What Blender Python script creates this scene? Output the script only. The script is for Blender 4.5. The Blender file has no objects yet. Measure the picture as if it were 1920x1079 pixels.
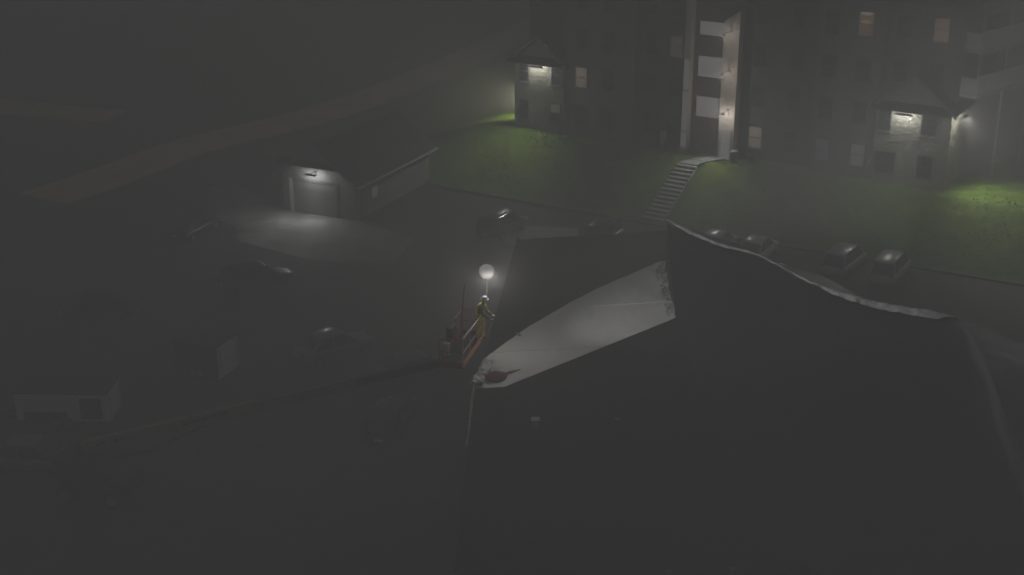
import bpy, bmesh, math, random
from mathutils import Vector, Matrix, noise
random.seed(11)
S = bpy.context.scene
COL = S.collection
R = math.radians

# ------------------------------------------------------------------ camera
cam = bpy.data.cameras.new('camera')
cam.lens = 47.8; cam.sensor_width = 36; cam.clip_start = .1; cam.clip_end = 3000
cam_o = bpy.data.objects.new('camera', cam); COL.objects.link(cam_o)
cam_o.location = (0, 0, 30); cam_o.rotation_euler = (R(90 - 21.2), 0, 0)
S.camera = cam_o
# ------------------------------------------------------------------ night sky (evenly overcast, no moon)
W = bpy.data.worlds.new('World'); S.world = W; W.use_nodes = True
bg = W.node_tree.nodes['Background']
bg.inputs[0].default_value = (1.0, 1.0, 1.0, 1); bg.inputs[1].default_value = 0.091
# ------------------------------------------------------------------ exposure and sampling
S.view_settings.view_transform = 'Standard'; S.view_settings.look = 'None'
S.view_settings.exposure = 0; S.view_settings.gamma = 1
S.render.engine = 'CYCLES'
S.cycles.volume_bounces = 2; S.cycles.max_bounces = 6
S.cycles.use_denoising = True
VEIL_DENSITY = 0.0140; VEIL_ANISO = -0.78

# ------------------------------------------------------------------ materials
MATS = {}
def mat(name, col, rough=.8, metal=0., var=.25, scale=6., bump=0., bscale=40., emit=None, estr=0., coat=0., spec=.5, trans=0., alpha=None, col2=None, stretch=(1, 1, 1)):
    if name in MATS: return MATS[name]
    m = bpy.data.materials.new(name); m.use_nodes = True
    nt = m.node_tree; p = nt.nodes['Principled BSDF']
    p.inputs['Roughness'].default_value = rough; p.inputs['Metallic'].default_value = metal
    p.inputs['Specular IOR Level'].default_value = spec; p.inputs['Coat Weight'].default_value = coat
    p.inputs['Transmission Weight'].default_value = trans
    tc = nt.nodes.new('ShaderNodeTexCoord'); mp = nt.nodes.new('ShaderNodeMapping'); mp.inputs['Scale'].default_value = stretch
    nt.links.new(tc.outputs['Object'], mp.inputs['Vector'])
    nz = nt.nodes.new('ShaderNodeTexNoise'); nz.inputs['Scale'].default_value = scale; nz.inputs['Detail'].default_value = 5
    nt.links.new(mp.outputs[0], nz.inputs['Vector'])
    rp = nt.nodes.new('ShaderNodeValToRGB')
    c2 = col2 or tuple(min(1, c * (1 + var)) for c in col); c1 = tuple(c * (1 - var) for c in col)
    rp.color_ramp.elements[0].position = .3; rp.color_ramp.elements[1].position = .7
    rp.color_ramp.elements[0].color = (*c1, 1); rp.color_ramp.elements[1].color = (*c2, 1)
    nt.links.new(nz.outputs['Fac'], rp.inputs[0]); nt.links.new(rp.outputs[0], p.inputs['Base Color'])
    if bump:
        n2 = nt.nodes.new('ShaderNodeTexNoise'); n2.inputs['Scale'].default_value = bscale; n2.inputs['Detail'].default_value = 4
        nt.links.new(mp.outputs[0], n2.inputs['Vector'])
        b = nt.nodes.new('ShaderNodeBump'); b.inputs['Strength'].default_value = bump; b.inputs['Distance'].default_value = .05
        nt.links.new(n2.outputs['Fac'], b.inputs['Height']); nt.links.new(b.outputs[0], p.inputs['Normal'])
    if emit:
        p.inputs['Emission Color'].default_value = (*emit, 1); p.inputs['Emission Strength'].default_value = estr
    MATS[name] = m
    return m
asphalt = mat('asphalt', (.04, .04, .041), .85, var=.35, scale=.7, bump=.4, bscale=60)
earth = mat('earth', (.03, .033, .024), .95, var=.3, scale=.3)
grass = mat('grass', (.045, .15, .006), .95, var=.4, scale=1.6, bump=1., bscale=7, col2=(.135, .19, .008))
concrete = mat('concrete', (.33, .33, .31), .85, var=.22, scale=1.3, bump=.2)
gravel = mat('road_gravel', (.50, .38, .28), .9, var=.3, scale=.35, bump=.3)
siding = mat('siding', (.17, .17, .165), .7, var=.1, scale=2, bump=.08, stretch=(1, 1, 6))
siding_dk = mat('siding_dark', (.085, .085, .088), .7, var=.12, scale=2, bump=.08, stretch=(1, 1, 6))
brick_m = mat('rough_stone', (.26, .255, .21), .85, var=.45, scale=3.5, bump=.9, bscale=7, stretch=(1, 1, 2.5))
trim = mat('trim', (.5, .5, .48), .6, var=.06)
frame_m = mat('grey_window_frame', (.12, .12, .12), .6, var=.08)
beige = mat('beige_panel', (.56, .48, .40), .7, var=.07, scale=1.2)
brown = mat('brown_panel', (.11, .09, .07), .75, var=.15)
pale_sd = mat('pale_siding', (.4, .4, .38), .7, var=.08)
shingle = mat('shingle', (.035, .034, .034), .9, var=.35, scale=5, bump=.6, bscale=25)
glass_dk = mat('dark_glass', (.015, .017, .02), .08, var=.05, spec=.6)
metal_dk = mat('dark_metal', (.05, .05, .052), .5, .6, var=.15)
white_p = mat('white_paint', (.48, .49, .52), .35, var=.04, coat=.3)
wrap = mat('white_shrink_wrap', (.78, .78, .77), .38, var=.03, scale=1.5, bump=.12, bscale=5)
wrap_blk = mat('black_shrink_wrap', (.014, .014, .016), .47, var=.2, scale=2, bump=.25, bscale=6)
rubber = mat('rubber', (.02, .02, .02), .85, var=.2)
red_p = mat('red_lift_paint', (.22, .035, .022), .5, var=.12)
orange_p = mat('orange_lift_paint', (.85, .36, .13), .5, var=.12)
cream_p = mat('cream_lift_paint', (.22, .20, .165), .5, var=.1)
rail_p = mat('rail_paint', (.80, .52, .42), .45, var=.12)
tail_m = mat('tail_lamp', (.25, .02, .02), .2, var=.05)
chrome = mat('bright_metal', (.6, .6, .6), .25, 1., var=.05)
lens_m = mat('lamp_lens', (.8, .8, .8), .3, var=.02, emit=(1, 1, 1), estr=.3)
def lit(name, c, s): return mat(name, (.3, .28, .25), .4, var=.1, emit=c, estr=s)

# ------------------------------------------------------------------ mesh helpers
class MB:
    def __init__(s): s.v = []; s.f = []
    def quadbox(s, pts):
        i = len(s.v); s.v += [tuple(p) for p in pts]
        s.f += [(i, i+3, i+2, i+1), (i+4, i+5, i+6, i+7), (i, i+1, i+5, i+4), (i+1, i+2, i+6, i+5), (i+2, i+3, i+7, i+6), (i+3, i, i+4, i+7)]
        return s
    def box(s, x0, x1, y0, y1, z0, z1):
        return s.quadbox([(x0,y0,z0),(x1,y0,z0),(x1,y1,z0),(x0,y1,z0),(x0,y0,z1),(x1,y0,z1),(x1,y1,z1),(x0,y1,z1)])
    def cbox(s, c, d): return s.box(c[0]-d[0]/2, c[0]+d[0]/2, c[1]-d[1]/2, c[1]+d[1]/2, c[2]-d[2]/2, c[2]+d[2]/2)
    def beam(s, a, b, w, h, w2=None, h2=None):
        a = Vector(a); b = Vector(b); d = (b-a).normalized()
        up = Vector((0,0,1)) if abs(d.z) < .95 else Vector((1,0,0))
        x = d.cross(up).normalized(); y = x.cross(d)
        w2 = w2 or w; h2 = h2 or h; P = []
        for c, ww, hh in ((a, w, h), (b, w2, h2)):
            P += [c - x*ww/2 - y*hh/2, c + x*ww/2 - y*hh/2, c + x*ww/2 + y*hh/2, c - x*ww/2 + y*hh/2]
        return s.quadbox(P)
    def loft(s, rings, cap=True, closed=True):
        i = len(s.v); n = len(rings[0])
        for r in rings: s.v += [tuple(p) for p in r]
        for k in range(len(rings)-1):
            for j in range(n if closed else n-1):
                a = i+k*n+j; b = i+k*n+(j+1) % n
                s.f.append((a, b, b+n, a+n))
        if cap and closed:
            s.f.append(tuple(i+n-1-j for j in range(n))); s.f.append(tuple(i+(len(rings)-1)*n+j for j in range(n)))
        return s
    def tube(s, pts, r, n=8):
        pts = [Vector(p) for p in pts]; rings = []
        for k, p in enumerate(pts):
            d = (pts[min(k+1, len(pts)-1)] - pts[max(k-1, 0)]).normalized()
            up = Vector((0,0,1)) if abs(d.z) < .9 else Vector((1,0,0))
            x = d.cross(up).normalized(); y = d.cross(x)
            rr = r[k] if isinstance(r, (list, tuple)) else r
            rings.append([p + (x*math.cos(t) + y*math.sin(t))*rr for t in [2*math.pi*j/n for j in range(n)]])
        return s.loft(rings)
    def cyl(s, a, b, r, n=16): return s.tube([a, b], r, n)
    def ball(s, c, r, n=14, m=9, sz=1.):
        rings = []
        for k in range(m+1):
            t = math.pi*(k+.02)/(m+.04)
            rings.append([(c[0]+r*math.sin(t)*math.cos(2*math.pi*j/n), c[1]+r*math.sin(t)*math.sin(2*math.pi*j/n), c[2]-r*sz*math.cos(t)) for j in range(n)])
        return s.loft(rings)
    def poly(s, pts):
        i = len(s.v); s.v += [tuple(p) for p in pts]; s.f.append(tuple(range(i, i+len(pts)))); return s
    def prism(s, pts, vec):
        v = Vector(vec); return s.loft([[Vector(p) for p in pts], [Vector(p)+v for p in pts]])
    def build(s, name, m, parent=None, smooth=False, bevel=0.):
        me = bpy.data.meshes.new(name); me.from_pydata(s.v, [], s.f); me.update()
        b = bmesh.new(); b.from_mesh(me); bmesh.ops.recalc_face_normals(b, faces=b.faces); b.to_mesh(me); b.free()
        me.materials.append(m)
        if smooth: me.polygons.foreach_set('use_smooth', [True]*len(me.polygons))
        o = bpy.data.objects.new(name, me); COL.objects.link(o)
        if parent: o.parent = parent
        if bevel:
            bv = o.modifiers.new('bevel', 'BEVEL'); bv.width = bevel; bv.segments = 2; bv.limit_method = 'ANGLE'
        return o
def grid(name, fn, nu, nv, m, parent=None, smooth=True):
    v = [tuple(fn(i/nu, j/nv)) for j in range(nv+1) for i in range(nu+1)]
    f = [(j*(nu+1)+i, j*(nu+1)+i+1, (j+1)*(nu+1)+i+1, (j+1)*(nu+1)+i) for j in range(nv) for i in range(nu)]
    me = bpy.data.meshes.new(name); me.from_pydata(v, [], f); me.update(); me.materials.append(m)
    if smooth: me.polygons.foreach_set('use_smooth', [True]*len(me.polygons))
    o = bpy.data.objects.new(name, me); COL.objects.link(o)
    if parent: o.parent = parent
    return o
def empty(name, loc=(0,0,0), rz=0., label=None, cat=None, group=None):
    o = bpy.data.objects.new(name, None); COL.objects.link(o); o.empty_display_size = .2
    o.location = loc; o.rotation_euler = (0,0,rz)
    if label: tag(o, label, cat, group)
    return o
def tag(o, label, cat, group=None):
    o['label'] = label; o['category'] = cat
    if group: o['group'] = group
    return o
def structure(o): o['kind'] = 'structure'; return o
def copy_tree(o, parent=None):
    c = o.copy(); COL.objects.link(c)
    if parent: c.parent = parent
    for ch in o.children: copy_tree(ch, c)
    return c
def light(kind, name, loc, energy, col=(1,1,1), size=.1, parent=None, aim=None, angle=90, blend=1., falloff=None):
    l = bpy.data.lights.new(name, kind); l.energy = energy; l.color = col; l.shadow_soft_size = size
    if kind == 'SPOT': l.spot_size = R(angle); l.spot_blend = blend
    if falloff:
        l.use_nodes = True; nt = l.node_tree; e = nt.nodes['Emission']
        f = nt.nodes.new('ShaderNodeLightFalloff'); f.inputs['Strength'].default_value = 1
        nt.links.new(f.outputs[falloff], e.inputs['Strength'])
    o = bpy.data.objects.new(name, l); COL.objects.link(o); o.location = loc
    if aim: o.rotation_euler = Vector(aim).to_track_quat('-Z', 'Y').to_euler()
    if parent: o.parent = parent
    return o
def sm(a, b, x):
    t = max(0, min(1, (x-a)/(b-a))); return t*t*(3-2*t)
def lerp(a, b, t): return a + (b-a)*t

# ================================================================== setting
structure(MB().box(-300, 300, -200, 480, -.6, -.05).build('ground', earth))
# apartment frame: x along the facade, y into the building
BO = Vector((.34, 104.89, 3.0)); BA = R(-31)
ux = Vector((math.cos(BA), math.sin(BA), 0)); uy = Vector((-math.sin(BA), math.cos(BA), 0))
def bw(x, y, z=0): return BO + ux*x + uy*y + Vector((0,0,z))
def hill(x, y):
    """lawn height above the car park in the apartment frame (y < 0 is in front of the facade)"""
    q = -y
    qe = 8.35 - .045*max(0, x-16)
    h = 3.0 if q < 1.6 else max(0, 3.0*(1-(q-1.6)/(qe-1.6)))
    if q < -14: h *= 1 - sm(14, 26, -q)
    h *= sm(-13.5, -1., x) * (1-sm(44, 54, x))
    return h
structure(grid('parking_lot', lambda u, v: (lerp(-60, 60, u), lerp(20, 90, v), 0.), 4, 4, asphalt))
def lawn_pt(u, v):
    x = lerp(-20, 56, u); y = lerp(-8.45+.045*max(0, x-16), 28, v)
    n = noise.noise(Vector((x*.35, y*.35, 0)))*.10 + noise.noise(Vector((x*1.3, y*1.3, 5)))*.035
    h = hill(x, y)
    keep = 1 - sm(15.6, 14.2, abs(x-15.6)+14.2-.9) if -8.8 < y < -2.2 else 1
    p = bw(x, y); d = .022 + h + (n if h > .05 else 0)
    if 14.9 < x < 16.9 and -8.6 < y < -2.0: d -= .35
    return (p.x, p.y, d)
structure(grid('lawn', lawn_pt, 228, 112, grass))
tb = MB(); rt = random.Random(21)
for k in range(9000):                              # uneven tufts, thickest near the building
    x = rt.uniform(-9, 47); y = -rt.random()**1.15*8.2 if 0 < x < 34 else rt.uniform(-8, 9)
    if x < 0 and rt.random() < .3: continue
    if 14.6 < x < 18.9 and y < .2: continue
    if noise.noise(Vector((x*.5, y*.5, 9))) < -.12: continue
    p = bw(x, y); z = hill(x, y)+.0
    if z < .06: continue
    for j in range(3):
        a = rt.uniform(0, 6.28); l = rt.uniform(.04, .1); w = .03; d = Vector((math.cos(a), math.sin(a), 0))
        c = Vector((p.x, p.y, z))+Vector((rt.uniform(-.1, .1), rt.uniform(-.1, .1), 0)); n = Vector((-d.y, d.x, 0))*w
        tb.poly([c-n, c+n, c+d*l*.5+Vector((0, 0, l))])
gt = tb.build('grass_tufts', grass); gt['kind'] = 'stuff'
tag(gt, 'uneven tufts of grass growing over the sloping lawn', 'grass')
def strip(name, pts, wid, z, m, thick=.12):
    pts = [Vector((p[0], p[1], 0)) for p in pts]; fine = []
    for k in range(len(pts)-1):                     # smooth the centre line
        p0 = pts[max(k-1, 0)]; p1 = pts[k]; p2 = pts[k+1]; p3 = pts[min(k+2, len(pts)-1)]
        for s in range(8):
            t = s/8
            fine.append(.5*((2*p1)+(p2-p0)*t+(2*p0-5*p1+4*p2-p3)*t*t+(3*p1-p0-3*p2+p3)*t**3))
    fine.append(pts[-1]); rings = []
    for k, p in enumerate(fine):
        d = (fine[min(k+1, len(fine)-1)]-fine[max(k-1, 0)]).normalized(); n = Vector((-d.y, d.x, 0))*wid/2
        rings.append([p-n+Vector((0,0,z-thick)), p+n+Vector((0,0,z-thick)), p+n+Vector((0,0,z)), p-n+Vector((0,0,z))])
    return MB().loft(rings).build(name, m)
structure(strip('road', [(-34.5, 95.5), (-31.5, 100.5), (-26.3, 110.5), (-17.2, 121.5), (-8.6, 137.5), (2.2, 164), (9, 186)], 5.0, 0.0, gravel, .1))
structure(strip('side_road', [(-75, 137), (-60, 130.5), (-48.3, 124.6), (-40, 121.3), (-35.8, 120.2)], 4.6, .0, gravel, .1))
# kerb between the car park and the lawn
k = MB()
kb = [bw(-1, -8.6), bw(16, -8.6), bw(56, -6.8)]; kr = []
for p in kb: kr.append([p+uy*a+Vector((0, 0, b-3.0)) for a, b in ((-.08, -.05), (.08, -.05), (.08, .13), (-.08, .15))])
structure(MB().loft(kr).build('kerb', mat('dark_kerb', (.14, .14, .13), .9)))
# entrance walk and steps
def path_pt(u, v):
    y = lerp(.25, -2.45, v); c = lerp(17.9, 15.85, sm(0, 1, v)); w = lerp(1.15, 1.5, v)
    p = bw(c+(u-.5)*w, y); return (p.x, p.y, 3.0+.10-.22*sm(.4, 1, v))
structure(grid('path', path_pt, 6, 16, concrete))
steps = structure(empty('entrance_steps', bw(15.85, -2.45, 0), BA))
for i in range(14):
    z1 = -.2 - i*.19; y1 = -i*.405
    MB().box(-.78, .78, y1-.405, y1, z1-.30, z1).build('step', concrete, steps, bevel=.012)
# concrete apron and drive in front of the garage, walk along its side
GO = Vector((-16.25, 92.7, 0)); GA = R(-25)
gx = Vector((math.cos(GA), math.sin(GA), 0)); gy = Vector((-math.sin(GA), math.cos(GA), 0))
def gw(x, y, z=0): return GO + gx*x + gy*y + Vector((0,0,z))
def slab(name, pts, z, m):
    v = [gw(*p) for p in pts]
    return structure(MB().prism([(p.x, p.y, z-.3) for p in v], (0, 0, .3)).build(name, m))
apron = mat('worn_concrete', (.17, .17, .165), .85, var=.45, scale=.45, bump=.3)
slab('driveway', [(-.2, .05), (6.2, .05), (11.5, -1.6), (12.5, -6.5), (7.5, -8.2), (1.0, -7.0), (-1.0, -4.6), (-.7, -2.4)], .012, apron)
slab('driveway_spur', [(-.22, .1), (-.72, -2.4), (-1.02, -4.6), (-4.2, -3.4), (-8.4, 2.2), (-7.0, 3.8)], .009, apron)
structure(MB().prism([(-1.2,86.2,-.2),(1.2,84.4,-.2),(4.3,86.4,-.2),(4.6,88.6,-.2),(.2,89.2,-.2)], (0,0,.206)).build('pavement', concrete))

# ================================================================== apartment building
apt = empty('apartment_building', BO, BA, 'grey multi-storey apartment block with lit stair tower and two gabled wings', 'building')
FL = [.87, 3.82, 6.77, 9.72]
WH = 1.50
def win(parent, x, z, y, w=1.0, h=WH, glow=None, axis='y', split=True):
    """sash window standing 6 cm proud of the wall; axis 'x' puts it on a wall that faces +x"""
    def bx(m, a0, a1, d0, d1, z0, z1):
        if axis == 'y': m.box(a0, a1, y-d1, y-d0, z0, z1)
        else: m.box(y+d0, y+d1, a0, a1, z0, z1)
        return m
    f = MB(); t = .07
    bx(f, x-w/2-t, x-w/2, -.02, .06, z-t, z+h+t); bx(f, x+w/2, x+w/2+t, -.02, .06, z-t, z+h+t)
    bx(f, x-w/2, x+w/2, -.02, .06, z+h, z+h+t); bx(f, x-w/2, x+w/2, -.02, .06, z-t, z)
    if split: bx(f, x-w/2, x+w/2, -.02, .05, z+h*.5-.03, z+h*.5+.03)
    fo = f.build('window', frame_m, parent)
    halves = [(z, z+h*.5-.03), (z+h*.5+.03, z+h)] if split else [(z, z+h)]
    for i, (za, zb) in enumerate(halves):
        g = glow[i] if isinstance(glow, tuple) else glow
        bx(MB(), x-w/2, x+w/2, .0, .03, za, zb).build('pane', g or glass_dk, fo)
    bx(MB(), x-w/2-.12, x+w/2+.12, -.02, .12, z-t-.07, z-t).build('sill', siding, fo)
    return fo
def wall_seg(x0, x1, z1, y0, openings, m, core_depth=10., z0=-1.0, lap=.20, top=None):
    """solid core plus overlapping siding boards cut round the openings"""
    MB().box(x0, x1, y0, y0+core_depth, z0, z1).build('wall', siding_dk if m is siding_dk else siding, apt)
    b = MB(); z = max(z0, -.3)
    while z < z1 - .02:
        zt = min(z+lap, z1); cuts = sorted([(a-.08, c+.08) for a, c, p, q in openings if p-.09 < zt and q+.09 > z]); x = x0
        for a, c in cuts + [(x1, x1)]:
            if a - x > .03:
                b.loft([[(x, y0-.034, z), (x, y0-.008, zt), (x, y0-.002, zt), (x, y0-.002, z)], [(a, y0-.034, z), (a, y0-.008, zt), (a, y0-.002, zt), (a, y0-.002, z)]])
            x = max(x, c)
        z += lap
    o = b.build('siding', m, apt); o['kind'] = 'stuff'
def ops(ws): return [(x-w/2, x+w/2, z, z+h) for x, z, w, h in ws]
warm = lit('warm_lit_pane', (1., .78, .55), .165); warm2 = lit('warm_lit_pane_low', (1., .74, .5), .13)
dim = lit('dim_lit_pane', (1., .86, .7), .05); dim2 = lit('pale_lit_pane', (.95, 1., .8), .06)
orange_l = lit('orange_lit_pane', (1., .5, .25), .09); violet = lit('violet_lit_pane', (.62, .6, 1.), .04)
white_l = lit('white_stair_pane', (1, 1, 1), .19)
H = 12.3
def dark_cols(cols, floors, y, glow={}):
    L = []
    for ci, c in enumerate(cols):
        for fi in floors: L.append((c, FL[fi], .95, WH)); win(apt, c, FL[fi], y-.03, .95, WH, glow.get((ci, fi)))
    return ops(L)
# segment left of the stair tower
o = dark_cols([5.76, 8.02], range(4), .0, {(0, 1): (warm2, warm)})
wall_seg(4.4, 9.8, H, .0, o, siding)
o = dark_cols([13.15], range(4), .8, {(0, 2): (dim, dim)})
o += dark_cols([11.1], range(4), .8)
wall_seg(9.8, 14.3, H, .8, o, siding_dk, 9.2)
# right of the stair tower
o = dark_cols([19.62, 22.35], range(4), .8, {(0, 0): (warm2, warm)})
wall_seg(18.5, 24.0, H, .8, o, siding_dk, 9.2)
o = dark_cols([24.9], range(4), .0, {(0, 0): (violet, violet)})
o += dark_cols([27.3], [1, 2], .0)
win(apt, 27.42, FL[0], -.03, .95, WH, (dim2, dim2)); o += ops([(27.42, FL[0], .95, WH)])
o += ops([(27.2, FL[3]+.1, 1.0, 1.6)])
top_w = win(apt, 27.2, FL[3]+.1, -.03, 1.0, 1.6, (lit('amber_lit_pane_low', (1., .5, .2), .07), lit('amber_lit_pane', (1., .5, .14), .09)))
MB().ball((27.2, -.10, FL[3]+1.58), .42, 16, 8, .22).build('ceiling_light', lit('bright_bowl_lamp', (1, 1, .92), .2), top_w, True)
MB().ball((27.2, -.10, FL[3]+1.02), .40, 16, 8, .3).build('lamp_shade', lit('yellow_lamp_shade', (1, .8, .28), .17), top_w, True)
wall_seg(24.0, 28.5, H, .0, o, siding)
# wall above and behind the right wing
o = dark_cols([31.9], [2, 3], 1.1, {(0, 3): (orange_l, orange_l)})
o += dark_cols([29.5], [2, 3], 1.1)
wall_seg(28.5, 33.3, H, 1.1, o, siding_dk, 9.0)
# wall behind the left wing
o = dark_cols([2.2], [3], 1.0)
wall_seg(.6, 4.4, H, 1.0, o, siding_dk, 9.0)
# eaves and main roof
rf = MB(); E0, E1 = -.1, 34.3
rf.loft([[(E0, -.9, H), (E1, -.9, H), (E1, 11.2, H), (E0, 11.2, H)], [(E0, -.9, H+.28), (E1, -.9, H+.28), (E1, 11.2, H+.28), (E0, 11.2, H+.28)]])
rf.loft([[(E0, -.9, H+.283), (E1, -.9, H+.283), (E1, 11.2, H+.283), (E0, 11.2, H+.283)], [(E0+3.5, 5.1, H+2.9), (E1-3.5, 5.1, H+2.9), (E1-3.5, 5.2, H+2.9), (E0+3.5, 5.2, H+2.9)]])
rf.build('roof', shingle, apt)
# stair tower
MB().box(14.3, 18.5, .35, 10, -1, H-.01).build('stair_tower_wall', brown, apt)
MB().box(14.25, 14.72, -.3, .35, -1, H-.02).build('tower_fin', beige, apt)
MB().box(17.25, 18.42, -.42, .35, -1, 9.95).build('tower_pier', beige, apt)
MB().prism([(17.25, -.42, 9.953), (18.42, -.42, 9.953), (18.42, -.42, 10.75)], (0, .77, 0)).build('pier_cap', trim, apt)
for zj in (9.15, 6.05, 3.0): MB().box(17.23, 18.44, -.44, .0, zj, zj+.06).build('pier_band', trim, apt)
for i, (z0, z1) in enumerate([(2.73, 4.23), (5.68, 7.17), (8.70, 9.66)]):
    f = MB(); x0, x1 = 15.12, 17.10
    f.box(x0-.06, x0, .28, .345, z0-.06, z1+.06); f.box(x1, x1+.06, .28, .345, z0-.06, z1+.06); f.box(x0, x1, .28, .345, z1, z1+.06); f.box(x0, x1, .28, .345, z0-.06, z0)
    fo = f.build('stair_window', brown, apt)
    MB().box(x0, x1, .30, .342, z0, z1).build('pane', white_l, fo)
MB().box(14.29, 14.68, -.34, -.303, .42, 6.9).build('tall_side_light', lit('tall_strip_pane', (1, .98, .93), .14), apt)
for zz in (1.6, 4.6): MB().box(14.27, 14.70, -.36, -.341, zz, zz+.09).build('glazing_bar', brown, apt)
dr = MB(); dr.box(17.42, 17.48, -.50, -.422, .02, 2.2); dr.box(18.20, 18.26, -.50, -.422, .02, 2.2); dr.box(17.48, 18.20, -.50, -.422, 2.14, 2.2)
dr = dr.build('entrance_door', trim, apt)
MB().box(17.48, 18.20, -.47, -.424, .05, 2.14).build('door_glass', lit('door_glass_lit', (1, 1, .98), .17), dr)
MB().box(17.52, 17.56, -.53, -.47, .95, 1.25).build('handle', chrome, dr)
# gabled wings
def wing(x0, x1, y0, y1, ez, pk, wins, side=0):
    xm = (x0+x1)/2
    MB().loft([[(x0, y0, -1), (x1, y0, -1), (x1, y0, ez), (xm, y0, pk), (x0, y0, ez)], [(x0, y1, -1), (x1, y1, -1), (x1, y1, ez), (xm, y1, pk), (x0, y1, ez)]]).build('wing_wall', brick_m, apt)
    # rough-faced stone courses, uneven and broken, on the gable front and the side
    b = MB(); rnd = random.Random(int(x0*10)+3)
    def stones(p0, p1, nrm, openings):
        L = (Vector(p1)-Vector(p0)).length; d = (Vector(p1)-Vector(p0)).normalized(); z = -.2
        while z < ez-.05:
            h = rnd.uniform(.10, .2); t = 0
            while t < L-.02:
                w = min(rnd.uniform(.25, .8), L-t); pr = rnd.uniform(.012, .075)
                if not any(a-.1 < t+w and c+.1 > t and p-.1 < z+h and q+.16 > z for a, c, p, q in openings):
                    A = Vector(p0)+d*(t+.008); B = Vector(p0)+d*(t+w-.008); n = Vector(nrm)*pr; n2 = Vector(nrm)*(pr*.55)
                    zz = Vector((0,0,z)); zt = Vector((0,0,min(z+h-.012, ez)))
                    b.quadbox([A+zz-n*0, B+zz, B+zz+n2, A+zz+n2, A+zt, B+zt, B+zt+n, A+zt+n])
                t += w
            z += h
    fo_ = ops([(x-x0, z, w, h) for x, z, w, h, g in wins])
    stones((x0, y0, 0), (x1, y0, 0), (0, -1, 0), fo_)
    if side: stones((x1, y0, 0), (x1, y1, 0), (1, 0, 0), [])
    s_ = b.build('stone_facing', brick_m, apt); s_['kind'] = 'stuff'
    for x, z, w, h, g in wins: win(apt, x, z, y0-.04, w, h, g)
    MB().quadbox([(x0-.2, y0-.95, ez-.12), (x1+.2, y0-.95, ez-.12), (x1+.2, y0-.08, ez+.02), (x0-.2, y0-.08, ez+.02), (x0-.2, y0-.95, ez-.04), (x1+.2, y0-.95, ez-.04), (x1+.2, y0-.08, ez+.34), (x0-.2, y0-.08, ez+.34)]).build('lamp_shield_roof', shingle, apt)  # roof added over the lamps to keep their light off the gable
    o_ = .38; r_ = (pk-ez)/((x1-x0)/2); th = .2
    roof = MB()
    for sgn in (-1, 1):
        xe = xm+sgn*((x1-x0)/2+o_); ze = ez-o_*r_
        roof.quadbox([(xe, y0-.45, ze), (xm, y0-.45, pk), (xm, y1, pk), (xe, y1, ze), (xe, y0-.45, ze+th), (xm, y0-.45, pk+th), (xm, y1, pk+th), (xe, y1, ze+th)])
    ro = roof.build('wing_roof', shingle, apt)
    bb = MB()
    for sgn in (-1, 1):
        xe = xm+sgn*((x1-x0)/2+o_+.02); ze = ez-o_*r_
        bb.quadbox([(xe, y0-.5, ze-.02), (xm, y0-.5, pk-.02), (xm, y0-.455, pk-.02), (xe, y0-.455, ze-.02), (xe, y0-.5, ze+th+.02), (xm, y0-.5, pk+th+.02), (xm, y0-.455, pk+th+.02), (xe, y0-.455, ze+th+.02)])
    bb.build('bargeboard', siding, ro)
wing(0, 4.4, -.25, 4.0, 5.45, 7.3, [(.85, 3.82, .8, 1.5, None), (3.75, 3.82, .8, 1.5, None), (.85, .8, .8, 1.5, None), (3.68, .95, .85, 1.35, (None, dim2))])
wing(28.5, 33.5, -.25, 4.4, 5.35, 7.5, [(29.1, 3.7, .85, 1.5, None), (32.1, 3.7, .95, 1.5, None), (29.4, .75, 1.3, 1.4, None), (32.1, .75, .95, 1.5, None)], 1)
# balconies on the skewed right end of the block
class SB(MB):
    """boxes in a frame turned 17 degrees at the end wall: first axis along the balcony front, second into the building"""
    def box(s, x0, x1, y0, y1, z0, z1):
        n = len(s.v); MB.box(s, x0, x1, y0, y1, z0, z1); c, k = math.cos(R(73)), math.sin(R(73))
        s.v[n:] = [(34.5+x*c-y*k, 1.7+x*k+y*c, z) for x, y, z in s.v[n:]]
        return s
SB().box(-.9, 12, 1.5, 9, -1, H-.02).build('end_wall', siding_dk, apt)
for zf in (6.25, 9.2):
    SB().box(0, 11, .0, 1.497, zf-.2, zf).build('balcony', concrete, apt)
    for i in range(9): SB().box(i*1.22, i*1.22+1.2, -.03, .02, zf+.05, zf+1.22).build('balcony_panel', pale_sd, apt)
    SB().box(-.02, 11, -.05, .05, zf+1.224, zf+1.30).build('balcony_rail', trim, apt)
    SB().box(-.03, .02, .055, 1.49, zf+.05, zf+1.12).build('balcony_end', pale_sd, apt)
    SB().box(3.0, 4.9, 1.44, 1.496, zf+.01, zf+2.1).build('patio_door', glass_dk, apt)
for x in (.12, 3.6, 7.2): SB().box(x-.07, x+.07, .06, .2, 6.26 if x < 1 else -1, H-.03).build('balcony_post', siding, apt)

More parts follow.
